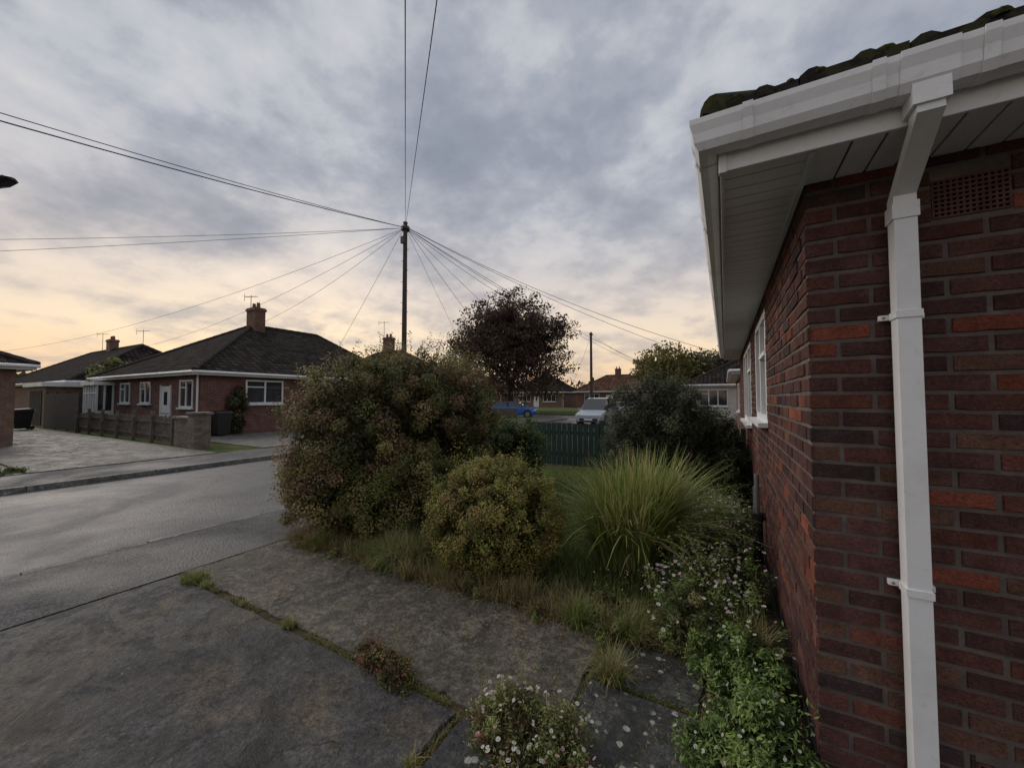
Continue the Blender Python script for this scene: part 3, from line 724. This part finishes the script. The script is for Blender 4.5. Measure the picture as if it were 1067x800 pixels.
# ------------------------------------------------------------ poles and cables
PT=Vector((-11.9,12.0,9.0))
pole=empty('telegraph_pole',(PT.x,PT.y,0))
b=MB(); b.cyl((PT.x,PT.y,-.1),(PT.x,PT.y,9.15),.12,.085,14,0); b.cyl((PT.x,PT.y,9.15),(PT.x,PT.y,9.2),.11,.05,14,1)
for k in range(12):
    z=3+k*.45; s=1 if k%2 else -1; b.cyl((PT.x,PT.y,z),(PT.x+s*.22,PT.y-.02,z),.011,None,5,1)
b.cyl((PT.x,PT.y,8.85),(PT.x,PT.y,8.93),.17,None,14,1)
for k in range(8):
    a=k*math.pi/4; b.cyl((PT.x+.16*math.cos(a),PT.y+.16*math.sin(a),8.8),(PT.x+.16*math.cos(a),PT.y+.16*math.sin(a),8.98),.025,None,6,1)
b.box(PT.x-.08,PT.x+.08,PT.y-.2,PT.y-.1,8.2,8.5,1)
b.obj('pole_shaft',['bark','black'],pole)
def cable(name,a,bp,sag,r,parent):
    a=Vector(a);bp=Vector(bp); cu=bpy.data.curves.new(name,'CURVE'); cu.dimensions='3D'; cu.bevel_depth=r; cu.bevel_resolution=1
    sp=cu.splines.new('POLY'); n=28; sp.points.add(n)
    for k in range(n+1):
        t=k/n; p=a.lerp(bp,t)-Vector((0,0,sag*4*t*(1-t))); sp.points[k].co=(*p,1)
    cu.materials.append(M['cable']); o=bpy.data.objects.new(name,cu); COL.objects.link(o); put(o,parent)
ends=[((-11.4,-14,4.75),.5,.013),((-11.0,-14,4.95),.5,.009),
 ((-34,-4.5,6.9),.25,.008),((-36,-7,5.4),.25,.008),
 ((-50,6.5,5.2),.9,.008),((-41,12.4,5.7),.7,.008),((-25,12.9,6.1),.35,.008),((-19.5,13.5,2.9),.1,.008),((-14,27,2.8),.2,.010),((-22,33,3.5),.2,.008),
 ((4.2,-4.3,3.25),.04,.007),((4.9,-4.2,3.25),.04,.007),
 ((1.2,17.4,2.9),.5,.009),((1.0,22,2.9),.5,.009),((-2.4,34.5,2.9),.6,.011),((-2.4,36,2.8),.8,.009),((-11.4,37,8.0),.9,.010),((-19.5,62,3),.9,.009)]
for k,(e,s,r) in enumerate(ends):
    a=math.atan2(e[1]-PT.y,e[0]-PT.x); cable('cable_%d'%(k+1),(PT.x+.16*math.cos(a),PT.y+.16*math.sin(a),8.9),e,s,r,pole)
p2=empty('telegraph_pole',(-11.6,37.2,0)); b=MB(); b.cyl((-11.6,37.2,-.1),(-11.6,37.2,8.2),.15,.11,10,0); b.cyl((-11.6,37.2,7.95),(-11.6,37.2,8.03),.22,None,10,1); b.obj('pole_shaft',['bark','black'],p2)
cable('cable',(-11.6,37.2,8.0),(-2.6,45,2.9),.6,.012,p2); cable('cable',(-11.6,37.2,8.0),(-25,66,3),.8,.012,p2)
LY=1.35; sl=empty('street_lamp',(-12.2,LY-.5,0)); b=MB()
b.cyl((-12.2,LY-.5,0),(-12.2,LY-.5,1.1),.075,None,12,0); b.cyl((-12.2,LY-.5,1.1),(-12.2,LY-.5,5.05),.05,.035,12,0)
b.cyl((-12.2,LY-.5,5.05),(-10.8,LY-.06,5.2),.025,None,8,0); b.obj('column',['grey'],sl)
b=MB(); A=Vector((-10.9,LY-.09,5.2)); D=Vector((1.3,.4,.12)).normalized(); S=D.cross(Vector((0,0,1))).normalized(); Uz=S.cross(D)
rs=[]
for t,w_,h_ in ((0,.04,.035),(.12,.10,.06),(.35,.13,.07),(.55,.11,.05),(.62,.05,.02)):
    c=A+D*t; rs.append([c+S*w_*math.cos(q)+Uz*h_*math.sin(q) for q in [i*math.pi/5 for i in range(10)]])
for a_,b_ in zip(rs[:-1],rs[1:]):
    for k in range(10): j=(k+1)%10; b.poly([a_[k],a_[j],b_[j],b_[k]])
b.poly(rs[0][::-1]); b.poly(rs[-1]); b.obj('lamp_head',['black'],sl,smooth=True)

# ------------------------------------------------------------ cars
def car(name,x,y,rot,color,van=False):
    m,t=newmat(name+'_paint'); t.finish(color,.3,coat=.6)
    hr=1.74 if van else 1.45
    st=[(-2.15,.42,.70,.72,.70,.60),(-2.05,.25,.92,.95,.82,.66),(-1.85,.22,.98,1.08 if not van else 1.2,.86,.68),(-1.35,.22,.98,hr-.04,.87,.66),(-.3,.22,.97,hr,.88,.66),(.35,.22,.96,hr-.05,.88,.65),(1.15,.22,.93,.98,.87,.70),(1.8,.24,.80,.83,.84,.62),(2.08,.30,.66,.68,.74,.5)]
    b=MB(); R=[]
    for (sx,zl,zb,zr,wb,wr) in st:
        R.append([(sx,-wb*.92,zl),(sx,-wb,zl+.2),(sx,-wb*.985,zb),(sx,-wr,zr),(sx,wr,zr),(sx,wb*.985,zb),(sx,wb,zl+.2),(sx,wb*.92,zl)])
    for i,(A,B) in enumerate(zip(R[:-1],R[1:])):
        for k in range(8):
            j=(k+1)%8; mi=0
            ga=st[i][3]-st[i][2]>.3; gb=st[i+1][3]-st[i+1][2]>.3
            if k in (2,4) and (ga or gb): mi=1
            if k==3 and ga!=gb: mi=1
            if k==7: mi=2
            b.poly([A[k],B[k],B[j],A[j]][::-1],mi)
    b.poly(R[0],0); b.poly(R[-1][::-1],0)
    for sx in (-1.35,1.32):
        for sy in (-1,1):
            b.cyl((sx,sy*.70,.31),(sx,sy*.895,.31),.32,None,20,2); b.cyl((sx,sy*.896,.31),(sx,sy*.905,.31),.2,None,12,3)
            b.cyl((sx,sy*.60,.36),(sx,sy*.883,.36),.38,None,20,2)
    for sy in (-1,1):
        b.box(1.78,2.07,sy*.68-.13,sy*.68+.13,.60,.74,4); b.box(-2.14,-2.0,sy*.72-.1,sy*.72+.1,.66,.92,5)
        b.box(.75,.87,sy*.98-.1,sy*.98+.1,.95,1.07,0)
    b.box(2.05,2.11,-.55,.55,.32,.5,2); b.box(2.11,2.12,-.26,.26,.38,.48,4); b.box(-2.18,-2.155,-.26,.26,.5,.6,6)
    for sy in (-1,1): b.box(-.49,-.41,sy*.78-.1,sy*.78+.1,.98,hr-.05,2)
    bmz=b.obj(name,[m,'glass','black','grey','white','terra','white'],bevel=.02)
    bmz.location=(x,y,-.1); bmz.rotation_euler=(0,0,rot)
car('parked_blue_car',-16.7,30.5,math.radians(20),(.02,.13,.48))
car('parked_silver_car',-7.2,24.5,math.radians(-90),(.34,.38,.43),True)
car('parked_car',-7.3,31.5,math.radians(90),(.30,.36,.42))
car('parked_grey_car',-12.5,60.5,math.radians(5),(.05,.055,.06))

# ------------------------------------------------------------ shrubs
olive=[(.088,.095,.028),(.115,.112,.036),(.075,.082,.026),(.15,.13,.048),(.13,.09,.045),(.17,.14,.06),(.062,.074,.022),(.15,.10,.055)]
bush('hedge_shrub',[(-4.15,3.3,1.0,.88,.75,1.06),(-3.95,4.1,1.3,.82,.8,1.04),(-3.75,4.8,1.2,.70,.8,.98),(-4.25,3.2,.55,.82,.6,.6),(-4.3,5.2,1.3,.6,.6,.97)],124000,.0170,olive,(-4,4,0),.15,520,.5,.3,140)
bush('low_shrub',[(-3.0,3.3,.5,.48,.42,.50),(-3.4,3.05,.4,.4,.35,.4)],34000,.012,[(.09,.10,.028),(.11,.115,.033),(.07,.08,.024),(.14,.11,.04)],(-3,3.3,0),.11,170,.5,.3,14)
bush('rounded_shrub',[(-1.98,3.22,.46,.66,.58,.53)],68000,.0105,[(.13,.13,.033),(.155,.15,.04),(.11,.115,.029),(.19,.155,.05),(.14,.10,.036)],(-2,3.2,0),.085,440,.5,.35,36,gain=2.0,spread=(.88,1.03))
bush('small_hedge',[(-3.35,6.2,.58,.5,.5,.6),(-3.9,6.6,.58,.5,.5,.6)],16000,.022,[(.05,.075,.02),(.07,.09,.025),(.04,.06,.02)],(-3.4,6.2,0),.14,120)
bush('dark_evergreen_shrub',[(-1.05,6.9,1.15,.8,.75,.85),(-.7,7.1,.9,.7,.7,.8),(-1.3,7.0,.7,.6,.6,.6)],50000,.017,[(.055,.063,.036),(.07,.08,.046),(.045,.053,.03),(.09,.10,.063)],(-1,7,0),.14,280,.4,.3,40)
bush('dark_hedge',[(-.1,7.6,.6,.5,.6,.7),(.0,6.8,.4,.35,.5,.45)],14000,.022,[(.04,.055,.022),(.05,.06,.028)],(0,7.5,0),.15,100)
bush('climbing_plant',[(-18.95,9.0,1.1,.18,.35,.95)],5000,.045,[(.05,.06,.025),(.10,.05,.03)],(-18.9,9,0),.2,40)
bush('garden_shrub',[(-33,9,2.2,1.3,1.2,1.7)],6000,.09,[(.09,.12,.03),(.12,.13,.04)],(-33,9,0),.4,60)
bush('verge_plants',[(-13.3,1.6,.0,.35,.7,.12)],2000,.03,[(.09,.12,.03)],(-13.3,1.6,0),.1,30)
BB=[];AZ=[];LL=[];BE=[]
for (cx,cy,r,n,lm,ax) in ((-.90,3.95,.17,1200,1.05,None),(-.72,3.80,.15,900,.95,-.4),(-.98,3.72,.13,600,.85,-2.0),(-.66,4.1,.15,800,1.15,.3),(-.85,4.2,.15,500,1.1,1.5)):
    B_=disk(cx,cy,r,n); a=np.arctan2(B_[:,1]-cy,B_[:,0]-cx)+rng.normal(size=n)*.9
    if ax is not None: a=np.where(rng.random(n)<.55,ax+rng.normal(size=n)*.6,a)
    L_=lm*rng.uniform(.45,1.05,n); BB.append(B_);AZ.append(a);LL.append(L_);BE.append(np.abs(rng.normal(.6,.45,n))*(.6+.5*L_))
BB=np.concatenate(BB);AZ=np.concatenate(AZ);LL=np.concatenate(LL);BE=np.clip(np.concatenate(BE),.05,2.0)
grass('ornamental_grass',BB,LL,BE,.0165,[(.11,.15,.035),(.15,.19,.05),(.09,.12,.028),(.20,.21,.075),(.27,.22,.11)],(-.86,3.95,0),6,az=AZ,gain=1.85)
n=15000; B=np.stack([rng.uniform(-4.35,-.1,n),2.60+np.abs(rng.normal(size=n))*.22,np.full(n,-.02)],1)
kp=(np.sin(B[:,0]*5.1)+np.sin(B[:,0]*11.7+2)+rng.normal(size=n)*.8)>-.3; B=B[kp]; n=len(B)
grass('dry_grass',B,rng.uniform(.04,.24,n),rng.uniform(.3,2.2,n),.0045,[(.22,.17,.085),(.28,.22,.115),(.15,.11,.055),(.13,.13,.045)],(-2,2.7,0),3,gain=1.6)
n=2600; B=disk(-2.75,2.86,.22,n); grass('grass_clump',B,rng.uniform(.15,.42,n),rng.uniform(.4,1.9,n),.006,[(.20,.19,.08),(.15,.17,.06),(.27,.23,.12)],(-2.75,2.85,0),4,gain=1.6)
def tuft(x,y,r,n,L,cols,nm='grass_tuft'):
    B=disk(x,y,r,n,-.01); grass(nm,B,rng.uniform(.4*L,L,n),rng.uniform(.2,1.7,n),.0045,cols,(x,y,0),3)
yg=[(.20,.19,.07),(.15,.17,.05),(.26,.22,.10)]
tuft(-4.12,1.66,.10,420,.13,[(.14,.18,.04),(.2,.2,.07)]); tuft(-3.9,1.66,.05,160,.09,yg); tuft(-2.72,1.66,.05,160,.10,yg); tuft(-3.3,1.66,.03,80,.07,yg)
tuft(-.60,2.24,.07,420,.24,yg); tuft(.10,2.85,.10,500,.32,[(.28,.24,.11),(.2,.19,.07)]); tuft(-1.22,1.3,.03,120,.08,yg)
tuft(-.72,2.64,.08,300,.12,yg)
for k in range(20): tuft(rng.uniform(-4.2,-.4),rng.uniform(2.55,2.95),rng.uniform(.04,.1),int(rng.uniform(120,320)),rng.uniform(.12,.36),[(.25,.20,.10),(.2,.17,.07)] if k%3 else [(.12,.16,.04),(.15,.18,.05)])
wl=[(rng.uniform(-4.2,-.3),rng.uniform(2.58,3.0),.03,rng.uniform(.05,.13),rng.uniform(.05,.12),rng.uniform(.04,.10)) for _ in range(34)]
bush('bed_edge_weeds',wl,14000,.011,[(.09,.13,.03),(.12,.15,.04),(.16,.10,.05),(.18,.15,.07)],(-2,2.8,0),.04,240,.45,.2,20,.002)
n=5000; B=np.stack([rng.uniform(-4.4,-.7,n),1.66+rng.normal(size=n)*.011,np.full(n,-.02)],1); keep=np.sin(B[:,0]*7.3)+np.sin(B[:,0]*3.1+1)>.0; B=B[keep]
grass('joint_weeds',B,rng.uniform(.015,.055,len(B)),rng.uniform(.3,1.9,len(B)),.004,[(.12,.14,.04),(.18,.15,.07)],(-2.5,1.66,0),2)
n=2600; B=np.stack([-4.41+rng.normal(size=n)*.012,rng.uniform(-2,2.7,n),np.full(n,-.02)],1); keep=np.sin(B[:,1]*6.3)+np.sin(B[:,1]*2.7+1)>.5; B=B[keep]
grass('joint_weeds',B,rng.uniform(.015,.05,len(B)),rng.uniform(.3,1.9,len(B)),.004,[(.12,.13,.04),(.18,.15,.07)],(-4.4,1,0),2)
# moss and seedlings in the paving joints by the house
n=2600; u=rng.random(n); pick=rng.integers(0,5,n); J=np.array([[-1.21,.6,-1.21,1.65],[-.72,1.63,-.72,2.64],[-.72,2.21,-.1,2.21],[-1.2,1.655,.3,1.655],[-.62,.97,-.62,1.63]])[pick]
B=np.stack([J[:,0]+(J[:,2]-J[:,0])*u+rng.normal(size=n)*.008,J[:,1]+(J[:,3]-J[:,1])*u+rng.normal(size=n)*.008,np.full(n,-.015)],1)
grass('joint_weeds',B,rng.uniform(.012,.045,n),rng.uniform(.3,1.9,n),.004,[(.10,.13,.035),(.16,.14,.06)],(-.7,1.7,0),2)
bush('wild_plant',[(-1.78,1.68,.03,.18,.10,.07),(-1.95,1.72,.02,.12,.08,.05),(-1.62,1.62,.02,.12,.08,.045)],3400,.008,[(.12,.13,.035),(.15,.06,.04),(.20,.12,.06),(.09,.11,.03),(.10,.05,.035)],(-1.78,1.68,0),.035,90,.4,.2,26,.002,gain=1.5)
def fleabane(lumps,n,nf,origin,fr=.0105,cols=None,sz=.012,lift=(.9,1.2),gain=GAIN):
    e=empty('fleabane_plant',origin)
    cols=cols or [(.09,.12,.03),(.13,.16,.045),(.07,.09,.025),(.17,.16,.06)]
    o=bush('leaves',lumps,n,sz,cols,origin,.06,max(60,n//120),.28,.3,int(n/300),.004,e,gain=gain)
    tot=np.array([l[3]*l[4] for l in lumps]); tot=tot/tot.sum(); P=[]
    for i in rng.choice(len(lumps),nf,p=tot):
        l=lumps[i]; d=unit(rng.normal(size=(1,3)))[0]; d[2]=abs(d[2]); p=np.array(l[:3])+d*np.array(l[3:])*rng.uniform(*lift)+np.array([0,0,.03])
        P.append(p)
    P=np.array(P); daisies(P,fr,e,origin)
    n2=len(P); B=P.copy(); B[:,2]-=.09; B[:,:2]+=rng.normal(size=(n2,2))*.015
    d=P-B; az=np.arctan2(d[:,1],d[:,0]); L=np.linalg.norm(d,axis=1)
    V,F,C=blades(B,az,L,np.full(n2,.25),np.full(n2,.0022),pal(n2,[(.12,.14,.04)]),2); mesh_np('stems',V,F,C,M['leaf'],origin,e)
fleabane([(-.78,1.6,.06,.28,.22,.12),(-.62,1.42,.05,.22,.2,.09),(-.97,1.74,.04,.17,.14,.07)],13000,130,(-.76,1.62,0),.0095,cols=[(.10,.12,.035),(.14,.15,.05),(.13,.08,.045),(.08,.10,.03),(.19,.16,.08)],sz=.0095)
L=[]
for k in range(34):
    y=2.85+k*.15; L.append((rng.uniform(-.42,.12),y,.08+.05*rng.random(),rng.uniform(.2,.32),rng.uniform(.2,.3),rng.uniform(.14,.27)))
fleabane(L,70000,1500,(0,4.5,0),.0125,[(.10,.135,.04),(.13,.165,.055),(.08,.11,.033),(.15,.14,.06)],.013,(1.0,1.28),1.85)
fleabane([(.10,2.15,.06,.2,.2,.12),(.12,1.85,.05,.18,.2,.10),(-.05,2.0,.04,.16,.14,.07),(.05,2.6,.08,.24,.28,.14)],13000,90,(.1,2.0,0),.009,[(.10,.145,.04),(.14,.19,.055),(.07,.11,.032)],.0145)

# ------------------------------------------------------------ trees
def tree(name,x,y,h,cr,cols,nleaf,lsz,seed,trunk=.35,cz=.6,gap=.5,levels=4,low=.2,tipr=.10,gain=1.3):
    random.seed(seed); e=empty(name,(x,y,0)); b=MB(); tips=[]; c=np.array([x,y,h*cz]); RR=np.array([cr,cr,h*(1-cz)])
    def inside(q):
        v=(np.array(q)-c)/RR
        return float((v*v).sum())<1.0 or q[2]<h*.35
    def grow(p,d,L,r,lv):
        q=p+d*L
        while not inside(q) and L>.15: L*=.8; q=p+d*L
        b.cyl(p,q,r,r*.68,7 if lv<2 else 5,0,False)
        if lv>=2: tips.append(q); tips.append(p.lerp(q,.5))
        if lv>=levels: return
        for k in range(4 if lv else 8):
            a=random.uniform(0,6.283); sp=random.uniform(.4,.95) if lv else random.uniform(.3,1.2)
            o=d.orthogonal().normalized(); o.rotate(Matrix.Rotation(a,3,d)); nd=(d*math.cos(sp)+o*math.sin(sp)+Vector((0,0,.18))).normalized()
            st=p.lerp(q,random.uniform(.5,1.0)); grow(st,nd,h*.3*(.72**lv)*random.uniform(.8,1.15),r*.5,lv+1)
    grow(Vector((x,y,-.1)),Vector((random.uniform(-.05,.05),random.uniform(-.05,.05),1)).normalized(),h*.26,trunk,0)
    T=np.array([tuple(t) for t in tips])
    ex=unit(rng.normal(size=(int(len(T)*.9),3))); ex[:,2]=np.where(ex[:,2]<-.75,-.75*rng.random(len(ex)),ex[:,2]); bump=1+.12*np.sin(ex[:,0]*5+seed)*np.sin(ex[:,1]*6)
    ex=c+ex*rng.uniform(.6,.97,(len(ex),1))*bump[:,None]*RR; T=np.concatenate([T,ex])
    T=T[rng.random(len(T))<gap]; T=T[T[:,2]>h*low]
    b.obj('trunk_and_limbs',['bark'],e,smooth=True)
    ci=rng.integers(0,len(T),nleaf); bright=rng.uniform(.55,1.35,len(T))
    P=T[ci]+unit(rng.normal(size=(nleaf,3)))*(rng.random((nleaf,1))**.5)*np.array([1,1,.55])*cr*tipr*1.6
    C=pal(nleaf,cols)*gain*bright[ci][:,None]*rng.uniform(.7,1.3,(nleaf,1))
    V=leafquads(P,unit(rng.normal(size=(nleaf,3))),lsz*rng.uniform(.6,1.4,nleaf),.6)
    mesh_np('foliage',V,np.arange(len(V)).reshape(-1,4),np.repeat(C,4,axis=0),M['leaf'],(x,y,0),e)
tree('copper_beech_tree',-22.0,39.4,14.4,7.4,[(.05,.030,.026),(.07,.045,.032),(.04,.03,.022),(.09,.06,.035)],64000,.13,3,.42,.46,.8,4,.09,.085,1.35)
tree('garden_tree',-9.5,72,11.5,5.5,[(.14,.13,.04),(.10,.11,.03),(.18,.14,.05)],9000,.25,5,.3,.55,.8)
tree('garden_tree',-4,76,10.5,5,[(.07,.08,.03),(.10,.09,.03)],8000,.25,6,.3,.55,.8)
tree('garden_tree',2.0,58,10.0,3.5,[(.05,.05,.03),(.06,.06,.03)],6000,.2,8,.3,.55,.8)
tree('garden_tree',-42,24.5,7,3,[(.12,.12,.04),(.09,.11,.03)],6000,.16,9,.2,.55,.8)
tree('young_tree',-4.3,5.6,2.9,.7,[(.12,.14,.04),(.15,.12,.05)],2600,.02,12,.03,.6,.6,3)
P=[];C=[];S=[]
for k in range(150):
    a=rng.uniform(-.2,2.3); R=rng.uniform(130,190); cx=-math.sin(a)*R*1.0; cy=math.cos(a)*R
    hh=rng.uniform(3,7.5); m=260; P.append(np.array([cx,cy,hh*.5])+rng.normal(size=(m,3))*np.array([4.5,4.5,hh*.28])); C.append(pal(m,[(.05,.06,.03),(.07,.07,.035),(.08,.06,.035)])*rng.uniform(.7,1.3))
P=np.concatenate(P);C=np.concatenate(C); V=leafquads(P,unit(rng.normal(size=(len(P),3))),rng.uniform(.5,1.1,len(P)),.6)
mesh_np('distant_trees',V,np.arange(len(V)).reshape(-1,4),np.repeat(C,4,axis=0),M['leaf'])
n=1900; P=np.stack([rng.uniform(-4.3,.2,n),np.where(rng.random(n)<.7,2.62-np.abs(rng.normal(size=n))*.2,rng.uniform(-.5,2.6,n)),np.full(n,.014)],1)
V=leafquads(P,unit(np.array([0,0,1.0])+rng.normal(size=(n,3))*.25),rng.uniform(.004,.012,n),.5)
mesh_np('fallen_leaves',V,np.arange(len(V)).reshape(-1,4),np.repeat(pal(n,[(.2,.12,.05),(.13,.08,.04),(.25,.18,.08),(.08,.06,.03)]),4,axis=0),M['leaf'])

# ------------------------------------------------------------ WORLD
w=bpy.data.worlds.new('World'); scene.world=w; w.use_nodes=True; t=NT(w.node_tree)
saz=math.radians(58)
sun_dir=Vector((-math.sin(saz),math.cos(saz),0))
tc=t.n('ShaderNodeTexCoord').outputs['Generated']; sp=t.n('ShaderNodeSeparateXYZ'); t.l(tc,sp.inputs[0]); X,Y,Z=sp.outputs
zp=t.math('MAXIMUM',Z,0.0); den=t.math('ADD',zp,.24)
cb=t.n('ShaderNodeCombineXYZ'); t.l(t.math('DIVIDE',X,den),cb.inputs[0]); t.l(t.math('DIVIDE',Y,den),cb.inputs[1]); pv=cb.outputs[0]
n1=t.noise(pv,1.7,7,.56,.15); n2=t.noise(pv,5.0,5,.6,.1)
cl=t.math('ADD',t.math('MULTIPLY',n1,.72),t.math('MULTIPLY',n2,.28))
ccol=t.ramp(cl,[(.36,(.265,.295,.36)),(.44,(.32,.35,.42)),(.50,(.40,.43,.495)),(.55,(.53,.55,.60)),(.64,(.68,.68,.70))])
dot=t.math('ADD',t.math('MULTIPLY',X,sun_dir.x),t.math('MULTIPLY',Y,sun_dir.y))
azf=t.math('ADD',t.math('MULTIPLY',dot,.5),.72,clamp=True)
warmcol=t.ramp(zp,[(0.0,(.98,.60,.30)),(.07,(1.0,.71,.44)),(.14,(1.0,.80,.58)),(.24,(.92,.77,.64)),(.42,(.66,.60,.60))])
hf=t.ramp(zp,[(0.0,1.0),(.13,.98),(.22,.78),(.33,.36),(.52,0.0)])
wn=t.ramp(cl,[(.40,.5),(.54,1.0)])
wf=t.math('MULTIPLY',t.math('MULTIPLY',hf,t.math('POWER',azf,.8)),wn,clamp=True)
ccol=t.mix(wf,ccol,warmcol)
sky=t.n('ShaderNodeTexSky',sky_type='NISHITA'); sky.sun_disc=False; sky.sun_elevation=math.radians(6); sky.sun_rotation=-saz
sky.air_density=1; sky.dust_density=2
bg1=t.n('ShaderNodeBackground'); t.l(sky.outputs[0],bg1.inputs[0]); bg1.inputs[1].default_value=.12
bg2=t.n('ShaderNodeBackground'); t.l(ccol,bg2.inputs[0]); bg2.inputs[1].default_value=1.0
cov=t.ramp(cl,[(.40,1.0),(.7,.9)])
mx=t.n('ShaderNodeMixShader'); t.l(cov,mx.inputs[0]); t.l(bg1.outputs[0],mx.inputs[1]); t.l(bg2.outputs[0],mx.inputs[2])
o=t.n('ShaderNodeOutputWorld'); t.l(mx.outputs[0],o.inputs[0])

sd=bpy.data.lights.new('sun','SUN'); sd.energy=1.5; sd.angle=math.radians(40); sd.color=(1,.91,.82)
so=bpy.data.objects.new('sun',sd); COL.objects.link(so)
v=Vector((sun_dir.x,sun_dir.y-.5,math.tan(math.radians(33)))).normalized(); so.rotation_euler=v.to_track_quat('Z','Y').to_euler(); so.location=(0,0,20)

# ------------------------------------------------------------ CAMERA
cd=bpy.data.cameras.new('camera'); cd.lens=13.5; cd.sensor_width=36; cd.clip_end=3000; cd.clip_start=.02
co=bpy.data.objects.new('camera',cd); COL.objects.link(co); co.location=(0,0,1.6); co.rotation_euler=(math.radians(92.15),0,math.radians(29))
scene.camera=co
scene.view_settings.view_transform='Standard'; scene.view_settings.look='None'; scene.view_settings.exposure=0
